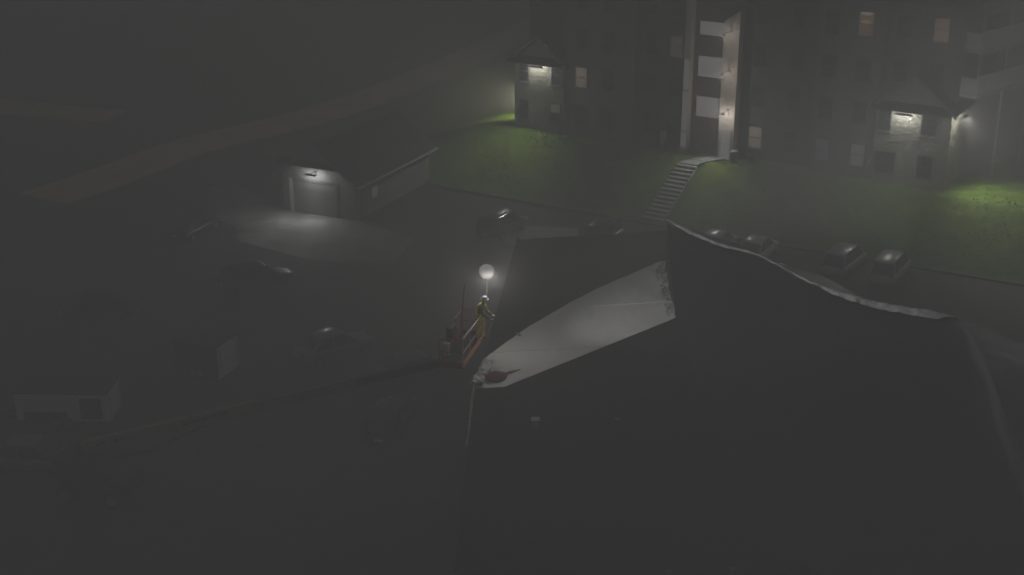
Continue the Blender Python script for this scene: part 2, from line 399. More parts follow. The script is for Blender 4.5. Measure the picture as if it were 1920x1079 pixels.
# ---- lamps of the place, plus lamps added for the stair pier
def wall_lamp(name, loc, rz, label, spill, flood, aim, angle, col=(1, 1, 1), reach=.7, cat='lamp', heads=1, hood_w=.34, hood_d=.26, lens=None, body=None):
    """arm lamp: base plate, arm, hood and one lens a head; -y is away from the wall"""
    t = empty(name, loc, rz, label, cat)
    MB().box(-.12, .12, -.05, 0, -.14, .14).build('wall_plate', body or metal_dk, t, bevel=.01)
    MB().tube([(0, -.05, .02), (0, -reach*.45, .13), (0, -reach*.8, .12), (0, -reach, .09)], .022).build('arm', body or metal_dk, t)
    MB().loft([[(-hood_w/2, -reach-hood_d/2, .0), (hood_w/2, -reach-hood_d/2, .0), (hood_w/2, -reach+hood_d/2, .0), (-hood_w/2, -reach+hood_d/2, .0)], [(-hood_w*.4, -reach-hood_d*.3, .1), (hood_w*.4, -reach-hood_d*.3, .1), (hood_w*.4, -reach+hood_d*.3, .1), (-hood_w*.4, -reach+hood_d*.3, .1)]]).build('hood', body or metal_dk, t, bevel=.01)
    for k in range(heads):
        x = 0 if heads == 1 else (k-(heads-1)/2)*hood_w*.72/(heads-1)*1.
        MB().box(x-.09, x+.09, -reach-.08, -reach+.08, -.045, -.004).build('lens', lens or lens_m, t)
        light('POINT', 'spill_light', (x, -reach, -.13), spill/heads, col, .08, t)
    if flood: light('SPOT', 'flood_light', (0, -reach-.06, -.14), flood, col, .12, t, aim, angle, 1.)
    return t
GRN = (1, .97, .86)
p = bw(2.25, -.33, 5.12); wall_lamp('wall_lamp', p, BA, 'white floodlamp high on the left gabled wing of the apartments', 235, 2400, (-.25, -.8, -1), 115, (1, 1, .92), reach=.6, heads=3, hood_w=1.3)
p = bw(30.5, -.33, 5.0); wall_lamp('wall_lamp', p, BA, 'white floodlamp on the front of the right gabled wing', 235, 300, (0, -.6, -1), 120, (1, 1, .97), reach=.6, heads=3, hood_w=1.3)
p = bw(33.58, .75, 5.0); wall_lamp('wall_lamp', p, BA+R(90), 'white floodlamp on the side wall of the right gabled wing', 250, 4300, (-.25, -.95, -1), 110, GRN, reach=.6, heads=2, hood_w=.8)
p = bw(0, 2.6, 2.3); wall_lamp('wall_lamp', p, BA-R(90), 'floodlamp round the corner of the left wing, lighting the grass', 4, 2600, (-.2, -1, -.75), 110, (1, .96, .62), reach=.4)
p = bw(17.85, -.45, 3.5); wall_lamp('entrance_lamp', p, BA, 'bright lamp over the apartment entrance door', 95, 800, (-.3, -1, -1.2), 130, reach=.9, lens=lens_m, body=beige)
for zz, e in ((6.4, 62), (9.2, 50)):  # lamps added to spread light over the pier
    p = bw(17.8, -.45, zz); wall_lamp('added_pier_lamp', p, BA, 'added lamp brightening the stair tower pier at the %s' % ('second landing' if zz < 8 else 'top landing'), e, 0, None, 90, (1, .97, .93), reach=1.25, lens=lens_m, body=beige, hood_w=.16, hood_d=.16)

# ================================================================== garage
gar = empty('garage', GO, GA, 'low gabled garage with one lit overhead door and dark roof', 'garage')
GW, GD, GE, GP = 5.9, 10.8, 2.85, 5.0
MB().loft([[(0,0,-.5),(GW,0,-.5),(GW,0,GE),(GW/2,0,GP),(0,0,GE)], [(0,GD,-.5),(GW,GD,-.5),(GW,GD,GE),(GW/2,GD,GP),(0,GD,GE)]]).build('wall', siding, gar)
b = MB(); z = 0.
while z < GP-.1:
    zt = z+.2; xa = 0 if zt < GE else GW/2*(zt-GE)/(GP-GE); cut = [(.5, 4.75)] if z < 2.45 else []
    x = xa
    for a, c in cut+[(GW-xa, GW-xa)]:
        if a-x > .03: b.loft([[(x,-.03,z),(x,-.008,zt),(x,-.002,zt),(x,-.002,z)], [(a,-.03,z),(a,-.008,zt),(a,-.002,zt),(a,-.002,z)]])
        x = max(x, c)
    z = zt
z = 0.
while z < GE-.1:
    b.loft([[(GW+.03,0,z),(GW+.008,0,z+.2),(GW+.002,0,z+.2),(GW+.002,0,z)], [(GW+.03,GD,z),(GW+.008,GD,z+.2),(GW+.002,GD,z+.2),(GW+.002,GD,z)]]); z += .2
q = b.build('siding', siding, gar); q['kind'] = 'stuff'
rf = MB(); rr = (GP-GE)/(GW/2); ov = .55
for sg in (-1, 1):
    xe = GW/2+sg*(GW/2+ov); ze = GE-ov*rr
    rf.quadbox([(xe,-.5,ze),(GW/2,-.5,GP),(GW/2,GD+.4,GP),(xe,GD+.4,ze),(xe,-.5,ze+.16),(GW/2,-.5,GP+.16),(GW/2,GD+.4,GP+.16),(xe,GD+.4,ze+.16)])
ro = rf.build('roof', shingle, gar)
MB().beam((GW+ov+.06, -.5, GE-ov*rr+.08), (GW+ov+.06, GD+.4, GE-ov*rr+.08), .1, .12).build('gutter', trim, ro)
bb = MB()
for sg in (-1, 1):
    xe = GW/2+sg*(GW/2+ov+.02); ze = GE-ov*rr
    bb.quadbox([(xe,-.55,ze-.03),(GW/2,-.55,GP-.03),(GW/2,-.504,GP-.03),(xe,-.504,ze-.03),(xe,-.55,ze+.2),(GW/2,-.55,GP+.2),(GW/2,-.504,GP+.2),(xe,-.504,ze+.2)])
bb.build('bargeboard', siding, ro)
MB().quadbox([(-.1, -.8, GE+.8), (GW+.1, -.8, GE+.8), (GW+.1, -.04, GE+.92), (-.1, -.04, GE+.92), (-.1, -.8, GE+.86), (GW+.1, -.8, GE+.86), (GW+.1, -.04, GE+.86), (-.1, -.04, GE+1.16)]).build('lamp_shield_roof', shingle, gar)  # added to cut the garage lamp's upward light
dx0, dx1 = .85, 4.45
door = MB().box(dx0, dx1, -.012, -.006, .02, 2.3).build('door', siding, gar)
for i in range(4):
    for j in range(4):
        w = (dx1-dx0)/4; MB().box(dx0+j*w+.03, dx0+(j+1)*w-.03, -.03, -.013, .05+i*.565, .05+i*.565+.53).build('panel', siding, door, bevel=.008)
MB().box(dx0-.34, dx0, -.06, -.031, 0, 2.5).build('door_jamb', trim, gar)
MB().box(dx1, dx1+.16, -.06, -.031, 0, 2.5).build('door_jamb', siding_dk, gar)
MB().box(dx0, dx1, -.06, -.031, 2.32, 2.5).build('door_head', siding_dk, gar)
win(gar, 2.6, 1.05, GW+.03, .9, .75, lit('garage_side_pane', (1, 1, .92), .06), 'x', False)
MB().box(GW+.035, GW+.07, .6, 1.5, 0, 2.05).build('side_door', siding_dk, gar)
p = gw(2.75, -.04, 3.08); wall_lamp('garage_lamp', p, GA, 'white floodlamp above the garage overhead door', 165, 760, (-.1, -.75, -1), 135, reach=.6, heads=2, hood_w=.9)

# ================================================================== storm-damaged building in front
R0 = Vector((-.30, 46.32, 8.0)); R1 = Vector((6.92, 53.13, 8.0))
e1 = (R1-R0).normalized(); nf = Vector((-e1.y, e1.x, 0)); nn = -nf
blk = empty('wrapped_building', (-1.2, 46.5, 0), 0, 'dark foreground building whose roof is being wrapped in plastic', 'building')
def bl(o): o.location = (1.2, -46.5, 0); return o
def near_z(x, y): return 8.0 - .27*max(0., (Vector((x, y, 0))-R0)@nn if False else (Vector((x, y, 0))-Vector((R0.x, R0.y, 0))).dot(nn))
def xr_ridge(y):                                    # x of the ridge line at this y
    return R0.x + (y-R0.y)*(R1.x-R0.x)/(R1.y-R0.y)
def near_pt(u, v):
    y = lerp(30., 46.30, v)
    xl = -1.46 + .012*(y-40); xr = 25.
    x = lerp(xl, xr, u)
    d = (Vector((x, y, 0))-Vector((R0.x, R0.y, 0))).dot(nn)
    return (x, y, 8.0-.27*max(d, 0) - .02 if d > 0 else 7.98)
# the near slope: ridge line down towards the street
def near2(u, v):
    a = Vector((-1.42, 46.36, 7.93)).lerp(R0, min(1, u*12)) if u < 1/12 else R0.lerp(R1, (u-1/12)*12/11)
    if u < 1/12: dvec = Vector((-.035, -1, -.12)).lerp(Vector((.05, -1, -.17)), u*12)
    else: dvec = Vector((.05, -1, -.17)).lerp(Vector((.9, -1, -.36)), (u-1/12)*12/11)
    return a + dvec*(v*17)
bl(grid('roof', near2, 72, 60, shingle, blk))
w_ = MB()
w_.prism([(-1.2, 30, -.3), (-1.2, 46.4, -.3), (.5, 65.8, -.3), (8.6, 67, -.3), (18.5, 47, -.3), (16, 30, -.3)], (0, 0, 4.6))
bl(w_.build('wall', siding_dk, blk))
w2 = MB()
nL = 20
for i in range(nL):                                # end wall between eave and roof, left side
    y0 = 30+i*(65.8-30)/nL; y1 = 30+(i+1)*(65.8-30)/nL
    def zt(y): return (8.0-.12*(46.36-y)-.14) if y < 46.36 else (7.86-.065*(y-46.36))
    def xl(y): return -1.2 if y < 46.4 else -1.2+(y-46.4)*1.7/19.4
    w2.poly([(xl(y0), y0, 4.29), (xl(y1), y1, 4.29), (xl(y1), y1, zt(y1)), (xl(y0), y0, zt(y0))])
bl(w2.build('end_wall', siding_dk, blk))
# small roof vents
for (x, y, z, s_, m_) in [(.85, 44.2, 7.5, .2, white_p), (3.85, 44.9, 7.15, .13, siding), (5.0, 37.2, 5.6, .14, siding), (7.1, 37.6, 5.45, .11, siding)]:
    v_ = MB(); v_.box(x-s_/2, x+s_/2, y-s_/2, y+s_/2, z-.5, z+.22); v_.box(x-s_*.8, x+s_*.8, y-s_*.8, y+s_*.8, z+.223, z+.26)
    bl(v_.build('roof_vent', m_, blk, bevel=.012))
# white wrap cut along the light's edge, dark roof standing in for unlit wrap
LIT_EDGE = [(44., -3.6), (46.3, -2.6), (48.5, -1.6), (49.5, -1.15), (50.5, -.68), (51.6, -.14), (52.7, .42), (54., 1.18), (55.2, 1.95), (56.5, 2.82), (57.8, 3.78), (59.1, 4.82), (60.2, 5.8), (61.2, 6.7), (63., 8.4)]
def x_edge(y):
    for (ya, xa), (yb, xb) in zip(LIT_EDGE, LIT_EDGE[1:]):
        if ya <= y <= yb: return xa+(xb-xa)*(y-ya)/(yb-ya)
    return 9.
def x_left(y): return -1.42 + (y-46.34)*(.14+1.42)/19.95
def x_right(y): return xr_ridge(y) if y < 53.13 else 6.92+(y-53.13)*.06+.75*sm(53.1, 55, y)
def slope_z(x, y, amp=1.):
    d = max(0, (Vector((x, y, 0))-Vector((R0.x, R0.y, 0))).dot(nf))
    n = noise.noise(Vector((x*.9+y*.25, y*.18, 2)))*.05 + noise.noise(Vector((x*2.7, y*.7, 7)))*.018
    xl = x_left(y); xr = x_right(y)
    e = sm(0, .35, x-xl)*sm(0, .2, xr-x)
    z = 8.0-.1*d + n*e*amp
    cr_ = sm(57.5, 60, y)*(1-sm(66, 68, y))*sm(1.6, .2, xr-x)
    return z + cr_*(.22*noise.noise(Vector((x*2.2, y*1.6, 11)))+.10)
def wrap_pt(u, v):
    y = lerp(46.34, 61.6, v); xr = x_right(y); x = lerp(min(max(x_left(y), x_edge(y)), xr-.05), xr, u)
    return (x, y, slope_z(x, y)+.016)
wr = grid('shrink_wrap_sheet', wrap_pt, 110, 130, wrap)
tag(wr, 'white plastic shrink wrap stretched over the floodlit far roof slope', 'plastic sheet')
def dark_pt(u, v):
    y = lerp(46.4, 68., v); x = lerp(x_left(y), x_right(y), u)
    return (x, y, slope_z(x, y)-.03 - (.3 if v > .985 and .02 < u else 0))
bl(grid('unlit_far_roof', dark_pt, 90, 120, shingle, blk))
seam = MB()
for (ya, off) in ((50.2, .0), (55.4, .0)):
    pts = []
    for k in range(15):
        u = k/14; v = (ya-46.34)/15.26
        p = Vector(wrap_pt(.02+u*.96, v)); pts.append(p+Vector((0,0,.012)))
    seam.tube(pts, .012, 5)
seam.build('welded_seam', wrap, wr)
# pale torn tail of wrap hanging down at the near corner
def tail(u, v):
    y = lerp(46.7, 42.4, v); w = .13*(1-.4*v)+.09*noise.noise(Vector((v*22, 3, 1)))
    p = Vector((-1.47-.035*(46.36-y), y, 7.96-.12*(46.36-y)))
    return p + Vector(((u-.35)*w, .05*noise.noise(Vector((u*3, v*14, 5))), .10*math.sin(u*3.1)+.05*noise.noise(Vector((v*16, u*2, 8)))))
grid('loose_tail', tail, 8, 60, mat('dusty_wrap', (.45, .44, .43), .6, var=.3), wr)
def bundle(u, v):
    t = u*math.pi*1.3-.3; r = .17+.13*noise.noise(Vector((u*5, v*9, 2)))
    c = Vector((-1.32, 46.5, 8.0)).lerp(Vector((-1.0, 48.4, 7.95)), v)
    return c + Vector((r*math.cos(t)*1.3, .0, r*math.sin(t)*.9+.12*noise.noise(Vector((u*7, v*13, 4)))))
grid('gathered_edge', bundle, 14, 40, wrap, wr)
# black wrap over the higher roof, sagging along its ridge
RID = [(7.2, 60.11, 10.0), (8.8, 57.32, 10.0), (10.62, 55.36, 10.0), (11.92, 52.63, 10.0), (13.27, 50.76, 10.0), (14.7, 49.68, 10.0), (17.0, 48.25, 10.0), (18.0, 48.1, 8.9), (18.75, 48.15, 7.4), (19.3, 48.3, 5.6), (19.7, 48.4, 3.6)]
def cat(t, P=RID):
    n = len(P)-1; k = min(int(t*n), n-1); s = t*n-k
    q = [Vector(P[max(min(i, n), 0)]) for i in (k-1, k, k+1, k+2)]
    return .5*((2*q[1])+(q[2]-q[0])*s+(2*q[0]-5*q[1]+4*q[2]-q[3])*s*s+(3*q[1]-q[0]-3*q[2]+q[3])*s**3)
def big_pt(u, v):
    p = cat(u); r = lerp(-5., 17., v)
    if r >= 0: q = p + Vector((-.04, -1, -.287))*r
    else: q = p + Vector((.77, .64, -.45))*(-r)
    n = noise.noise(Vector((q.x*.8, q.y*.5, 3)))*.12*sm(0, 2.5, abs(r)) + .07*noise.noise(Vector((u*46+v*3, v*9, 6)))*sm(0, .5, abs(r))*(1-sm(3.5, 6, abs(r)))
    q.z += n - .10*(1-sm(0, .8, abs(r)))
    return q
bs = grid('black_plastic_sheet', big_pt, 90, 88, wrap_blk)
tag(bs, 'sagging black plastic sheet covering the higher roof in front', 'plastic sheet')
def side_pt(u, v):
    p = cat(0)+Vector((-.04, -1, -.287))*(u*8.2)
    zb = min(p.z-.05, 7.2)
    return Vector((p.x+.10*noise.noise(Vector((u*12, v*4, 1)))+.03, p.y, lerp(p.z-.02, zb, v)))
grid('side_curtain', side_pt, 50, 8, wrap_blk, bs)
def cap_pt(u, v):
    t = lerp(0., .6, u); p = cat(t)
    w = .10 + .14*sm(0, .06, t)*(1-sm(.12, .22, t)) + .36*sm(.26, .5, t)*(1-.5*sm(.56, .6, t)) + .07*noise.noise(Vector((t*28, 4, 1)))
    w *= 1-.9*sm(.565, .6, t)
    r = lerp(-.55, w, v)
    if r >= 0: q = p + Vector((-.04, -1, -.24))*r
    else: q = p + Vector((.77, .64, -.5))*(-r)
    q.z += .075-.16*r*r + .05*noise.noise(Vector((t*55, v*2, 3)))+.03*noise.noise(Vector((t*150, v*5, 9)))
    return q
grid('ridge_glint', cap_pt, 200, 12, mat('pale_ridge_glint', (.82, .82, .88), .2, var=.25, scale=4, bump=.6, bscale=5), bs)  # pale colour and varying width paint the light glinting along the ridge
cr = MB(); rnd = random.Random(5)
for k in range(34):                                 # crumpled twists of film where the sheets meet
    y = rnd.uniform(53.4, 61.); x = 6.9+rnd.uniform(-.25, .2); z = slope_z(x, y)+.04
    pts = [(x, y, z)]
    for i in range(3): pts.append((pts[-1][0]+rnd.uniform(-.15, .2), pts[-1][1]+rnd.uniform(-.3, .3), pts[-1][2]+rnd.uniform(-.02, .09)))
    cr.tube(pts, [.012, .035, .03, .008], 5)
cr.build('crumpled_film', mat('grey_film', (.3, .3, .32), .25, var=.3), bs)['kind'] = 'stuff'

# ================================================================== boom lift with its basket
lift = empty('boom_lift', (-17.9, 52.2, 0), R(-14), 'boom lift with cream boom and orange basket reaching up to the roof', 'boom lift')
li = lift.matrix_basis.inverted() if False else (Matrix.Translation((-17.9, 52.2, 0)) @ Matrix.Rotation(R(-14), 4, 'Z')).inverted()
def lw(p): return li @ Vector(p)
MB().box(-1.6, 1.5, -.75, .75, .45, .95).build('chassis', metal_dk, lift, bevel=.05)
for sx in (-1.15, 1.1):
    for sy in (-1, 1):
        wh = MB(); wh.cyl((sx, sy*.72, .47), (sx, sy*1.12, .47), .47, 22); wo = wh.build('wheel', rubber, lift, bevel=.03)
        MB().cyl((sx, sy*1.09, .47), (sx, sy*1.135, .47), .24, 16).build('rim', cream_p, wo)
MB().cyl((0, 0, .95), (0, 0, 1.12), .6, 24).build('turntable', metal_dk, lift)
MB().loft([[(-1.9,-.85,1.12),(.5,-.85,1.12),(.5,.85,1.12),(-1.9,.85,1.12)], [(-1.85,-.8,1.95),(.1,-.8,1.95),(.1,.8,1.95),(-1.85,.8,1.95)]]).build('engine_cover', metal_dk, lift, bevel=.05)
MB().beam((-1.2, -.25, 1.6), (-.7, -.25, 2.35), .1, .5).build('boom_bracket', metal_dk, lift)
MB().beam((-1.2, .25, 1.6), (-.7, .25, 2.35), .1, .5).build('boom_bracket', metal_dk, lift)
bA = lw((-18.6, 52.45, 2.25)); bB = lw((-2.75, 49.2, 7.75))
dB = (bB-bA)
b1 = MB().beam(bA, bA+dB*.5, .36, .50).build('boom', cream_p, lift, bevel=.02)
MB().beam(bA+dB*.46, bA+dB*.78, .29, .40).build('boom_section', siding, lift, bevel=.015)
MB().beam(bA+dB*.76, bB, .22, .32).build('boom_tip', metal_dk, lift, bevel=.015)
nb = dB.normalized(); sidev = nb.cross(Vector((0,0,1))).normalized(); upv = sidev.cross(nb)
for (t0, t1, up0) in [(.045, .075, .0), (.10, .113, .02), (.118, .131, .0), (.30, .318, .0), (.325, .35, .04), (.355, .375, .04), (.38, .40, .05), (.405, .43, .06)]:
    MB().beam(bA+dB*t0+sidev*.183+upv*up0, bA+dB*t1+sidev*.183+upv*up0, .008, .15).build('decal', metal_dk, b1)
MB().beam(bA+dB*.18+sidev*.183, bA+dB*.285+sidev*.183, .007, .34).build('stripe', mat('faded_orange', (.24, .16, .09), .6), b1)
MB().tube([bA+dB*.45-Vector((0,0,.02)), lw((-1.6, 51.0, 1.4)) if False else bA+dB*.2-Vector((0,0,.9)), lw((-18.2, 52.3, 1.5))], .06).build('lift_cylinder', metal_dk, lift)
# basket in world coordinates, long side beside the roof
KN = Vector((-1.86, 46.9, 8.55)); KF = Vector((-1.10, 49.95, 8.55)); kd = (KF-KN).normalized(); kl = Vector((-kd.y, kd.x, 0)); KW = .92; KL = (KF-KN).length
def kw(a, b, z): return lw(KN + kd*a + kl*b + Vector((0,0,z)))
fl = MB().quadbox([kw(0,0,-.06), kw(KL,0,-.06), kw(KL,KW,-.06), kw(0,KW,-.06), kw(0,0,0), kw(KL,0,0), kw(KL,KW,0), kw(0,KW,0)]).build('basket', metal_dk, lift)
def rail(pts, r=.022, m=rail_p, nm='rail'): return MB().tube([kw(*p) for p in pts], r, 8).build(nm, m, fl)
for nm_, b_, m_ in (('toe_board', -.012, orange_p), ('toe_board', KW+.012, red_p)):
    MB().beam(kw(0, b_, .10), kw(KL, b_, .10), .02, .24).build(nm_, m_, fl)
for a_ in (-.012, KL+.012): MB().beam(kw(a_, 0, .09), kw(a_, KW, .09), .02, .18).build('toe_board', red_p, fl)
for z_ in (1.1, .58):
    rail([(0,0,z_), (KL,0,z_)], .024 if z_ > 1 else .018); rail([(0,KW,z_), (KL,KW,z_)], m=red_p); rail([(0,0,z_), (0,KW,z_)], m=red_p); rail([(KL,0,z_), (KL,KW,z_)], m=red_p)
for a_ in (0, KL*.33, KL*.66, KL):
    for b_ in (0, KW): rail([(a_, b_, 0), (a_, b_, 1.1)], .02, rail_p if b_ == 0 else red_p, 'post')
MB().beam(kw(.05, -.0, 1.14), kw(.95, -.0, 1.14), .06, .07).build('padded_rail', trim, fl)
MB().quadbox([kw(.9,KW-.3,.75), kw(1.5,KW-.3,.75), kw(1.5,KW,.75), kw(.9,KW,.75), kw(.9,KW-.22,1.15), kw(1.5,KW-.22,1.15), kw(1.5,KW,1.2), kw(.9,KW,1.2)]).build('control_box', metal_dk, fl, bevel=.02)
MB().quadbox([kw(.12,KW-.34,.35), kw(.3,KW-.34,.35), kw(.3,KW-.1,.35), kw(.12,KW-.1,.35), kw(.12,KW-.34,.86), kw(.3,KW-.34,.86), kw(.3,KW-.1,.86), kw(.12,KW-.1,.86)]).build('manual_case', white_p, fl, bevel=.03)
MB().beam(bB, kw(KL*.55, KW+.35, -.1), .16, .22).build('jib', red_p, lift, bevel=.01)
MB().beam(kw(KL*.55, KW+.35, -.1), kw(KL*.55, KW+.05, .5), .22, .16).build('basket_mount', red_p, lift)
MB().tube([kw(1.25, KW*.45, .0), kw(1.25, KW*.45, 1.4), kw(1.55, KW*.36, 2.75)], .022, 8).build('mast', red_p, fl)
# ---- brown shape laid on the wrap in place of the worker's cast shadow
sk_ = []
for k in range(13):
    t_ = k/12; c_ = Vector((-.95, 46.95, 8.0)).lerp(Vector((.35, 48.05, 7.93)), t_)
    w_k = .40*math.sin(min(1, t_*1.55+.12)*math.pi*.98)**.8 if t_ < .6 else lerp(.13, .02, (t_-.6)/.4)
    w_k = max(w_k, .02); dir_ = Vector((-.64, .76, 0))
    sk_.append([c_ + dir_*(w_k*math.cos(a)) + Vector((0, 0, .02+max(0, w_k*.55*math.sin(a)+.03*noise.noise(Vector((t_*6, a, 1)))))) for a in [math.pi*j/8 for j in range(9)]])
tag(MB().loft(sk_).build('shadow_mark', mat('shadow_brown', (.25, .125, .07), .9, var=.3, scale=6, bump=.4), None, True), 'brown shape with a pointed neck put on the white wrap as a cast shadow', 'shadow_mark')
# ---- work light on its pole, clamped to the far end of the basket
LP = Vector((-1.0, 50.5, 11.08))
wl = empty('work_light', (-.98, 50.3, 8.55), 0, 'glowing round work light on a pole above the worker', 'lamp')
wo = Vector((-.98, 50.3, 8.55))
MB().tube([Vector((-.20, -.35, .1)), Vector((-.12, .0, .9)), Vector((-.02, .22, 1.8)), LP-wo-Vector((0,0,.28))], .022, 8).build('pole', siding, wl)
MB().ball(LP-wo, .31, 20, 12).build('balloon', mat('work_light_diffuser', (.06, .06, .06), .6, var=.02, emit=(1, .96, .91), estr=.30, spec=0.), wl, True)
MB().cyl(LP-wo-Vector((0,0,.34)), LP-wo-Vector((0,0,.27)), .09, 14).build('lamp_base', metal_dk, wl)
light('POINT', 'glow', LP-wo+Vector((-.14, -.52, -.1)), 36, (1, .95, .88), .14, wl)
light('POINT', 'side_glow', LP-wo+Vector((.3, -.5, -.1)), 58, (1, .95, .88), .1, wl)
light('SPOT', 'flood', LP-wo+Vector((.45, -.2, .0)), 15., (1, .98, .94), .25, wl, (math.sin(R(67))*math.cos(R(9)), math.cos(R(67))*math.cos(R(9)), -math.sin(R(9))), 81, .75, 'Constant')

# ================================================================== worker
def skin(name, verts, edges, radii, m, parent, root=0, sub=2):
    me = bpy.data.meshes.new(name); me.from_pydata([Vector(v) for v in verts], edges, []); me.update(); me.materials.append(m)
    o = bpy.data.objects.new(name, me); COL.objects.link(o); o.parent = parent
    md = o.modifiers.new('skin', 'SKIN'); md.use_smooth_shade = True
    sk = me.skin_vertices[0].data
    for i, r in enumerate(radii):
        sk[i].radius = r if isinstance(r, tuple) else (r, r); sk[i].use_root = (i == root)
    s_ = o.modifiers.new('subd', 'SUBSURF'); s_.levels = sub; s_.render_levels = sub
    return o
WP = Vector((-1.28, 49.62, 8.55))
person = empty('person', WP, R(-22), 'worker in yellow high visibility clothing and white hard hat in the lift basket', 'person')
cloth = mat('yellow_workwear', (.72, .68, .05), .8, var=.2, scale=9, bump=.2)
dark_cl = mat('dark_workwear', (.11, .13, .04), .85, var=.25, scale=9)
skin_m = mat('skin', (.38, .24, .17), .6, var=.08); glove = mat('pale_glove', (.6, .58, .52), .8, var=.1)
# local x is the way the worker faces, y to the left, z up
bodyv = [(0,0,.95),(.02,0,1.12),(.07,0,1.32),(.12,0,1.46),(.16,0,1.54),(.20,0,1.64),(.22,0,1.74),
 (0,.10,.90),(.05,.11,.50),(-.01,.12,.10),(.12,.13,.04), (0,-.10,.90),(.0,-.11,.50),(-.04,-.12,.10),(.10,-.13,.04),
 (.10,.19,1.42),(.22,.24,1.16),(.44,.18,1.06),(.10,-.19,1.42),(.26,-.24,1.18),(.50,-.16,1.02)]
bodye = [(0,1),(1,2),(2,3),(3,4),(4,5),(5,6),(0,7),(7,8),(8,9),(9,10),(0,11),(11,12),(12,13),(13,14),(3,15),(15,16),(16,17),(3,18),(18,19),(19,20)]
bodyr = [(.13,.11),(.13,.11),(.15,.11),(.11,.09),.055,.085,.075,.085,.06,.045,.04,.085,.06,.045,.04,.055,.045,.033,.055,.045,.033]
skin('body', bodyv, bodye, bodyr, skin_m, person)
skin('jacket', [bodyv[i] for i in (0,1,2,3,15,16,17,18,19,20)], [(0,1),(1,2),(2,3),(3,4),(4,5),(5,6),(3,7),(7,8),(8,9)], [(.165,.14),(.16,.135),(.18,.135),(.13,.11),.08,.066,.052,.08,.066,.052], dark_cl, person)
skin('trousers', [(0,0,1.0)]+[bodyv[i] for i in (7,8,9,11,12,13)], [(0,1),(1,2),(2,3),(0,4),(4,5),(5,6)], [(.16,.14),.105,.085,.075,.105,.085,.075], cloth, person)
for sy in (1, -1):
    MB().loft([[(-.12,sy*.125-.05,0),(.17,sy*.13-.045,0),(.2,sy*.13,0),(.17,sy*.13+.045,0),(-.12,sy*.125+.05,0)], [(-.11,sy*.125-.05,.12),(.1,sy*.13-.04,.1),(.14,sy*.13,.08),(.1,sy*.13+.04,.1),(-.11,sy*.125+.05,.12)]]).build('boot', rubber, person, True)
vest = MB()
for sy in (1, -1): vest.tube([(-.11, sy*.09, 1.02), (-.12, sy*.1, 1.25), (-.04, sy*.11, 1.47), (.10, sy*.12, 1.55), (.235, sy*.11, 1.40), (.21, sy*.1, 1.12)], .034, 6)
vest.tube([(.17*math.cos(t)+.02, .175*math.sin(t), 1.10) for t in [2*math.pi*i/16 for i in range(17)]], .03, 6)
vest.build('reflective_braces', mat('reflective_yellow', (.66, .68, .12), .5, var=.1), person, True)
MB().ball((.215, 0, 1.775), .135, 18, 10, .82).build('hard_hat', white_p, person, True)
MB().cyl((.225, 0, 1.735), (.225, 0, 1.752), .165, 22).build('hat_brim', white_p, person)
fc = MB(); fc.ball((.30, .0, 1.68), .022, 8, 6); fc.ball((.295, .034, 1.715), .012, 6, 5); fc.ball((.295, -.034, 1.715), .012, 6, 5); fc.ball((.285, 0, 1.645), .018, 8, 5, .4)
fc.ball((.205, .088, 1.68), .024, 8, 6); fc.ball((.205, -.088, 1.68), .024, 8, 6)
fc.build('face', skin_m, person, True)
def hand(base, fwd):
    bx_, by_, bz_ = base; V = [base, (bx_+.07, by_, bz_-.01)]; E_ = [(0, 1)]; Rr = [(.03, .02), (.038, .018)]
    for k, (oy, ln) in enumerate([(-.03, .068), (-.01, .078), (.012, .072), (.03, .055)]):
        i = len(V); V += [(bx_+.085, by_+oy, bz_-.012), (bx_+.085+ln*.5, by_+oy, bz_-.022), (bx_+.08+ln*.55, by_+oy, bz_-.062)]; E_ += [(1, i), (i, i+1), (i+1, i+2)]; Rr += [.0095, .009, .008]
    i = len(V); s_ = fwd
    V += [(bx_+.03, by_+s_*.035, bz_-.012), (bx_+.065, by_+s_*.05, bz_-.035), (bx_+.09, by_+s_*.035, bz_-.05)]; E_ += [(0, i), (i, i+1), (i+1, i+2)]; Rr += [.013, .011, .009]
    skin('glove', V, E_, Rr, glove, person, 0, 1)
hand((.45, .18, 1.05), -1); hand((.51, -.16, 1.01), 1)
# propane shrink torch, gripped in both hands
pm = Matrix.Translation(WP) @ Matrix.Rotation(R(-22), 4, 'Z')
tw = pm @ Vector((.50, .16, .99))
torch = empty('shrink_torch', tw, R(-22), 'long thin gas torch held out over the white wrap', 'torch')
MB().tube([(0, 0, .02), (.06, -.32, .0), (.36, -.42, -.06), (1.25, -.62, -.27)], [.02, .02, .014, .012], 8).build('wand', metal_dk, torch)
MB().tube([(1.25, -.62, -.27), (1.30, -.632, -.285), (1.46, -.67, -.325)], [.014, .042, .05], 12).build('burner', chrome, torch)
MB().tube([(0, 0, .02), (-.15, .06, -.25), (-.35, .2, -.7), (-.5, .3, -.95)], .012, 6).build('hose', rubber, torch)

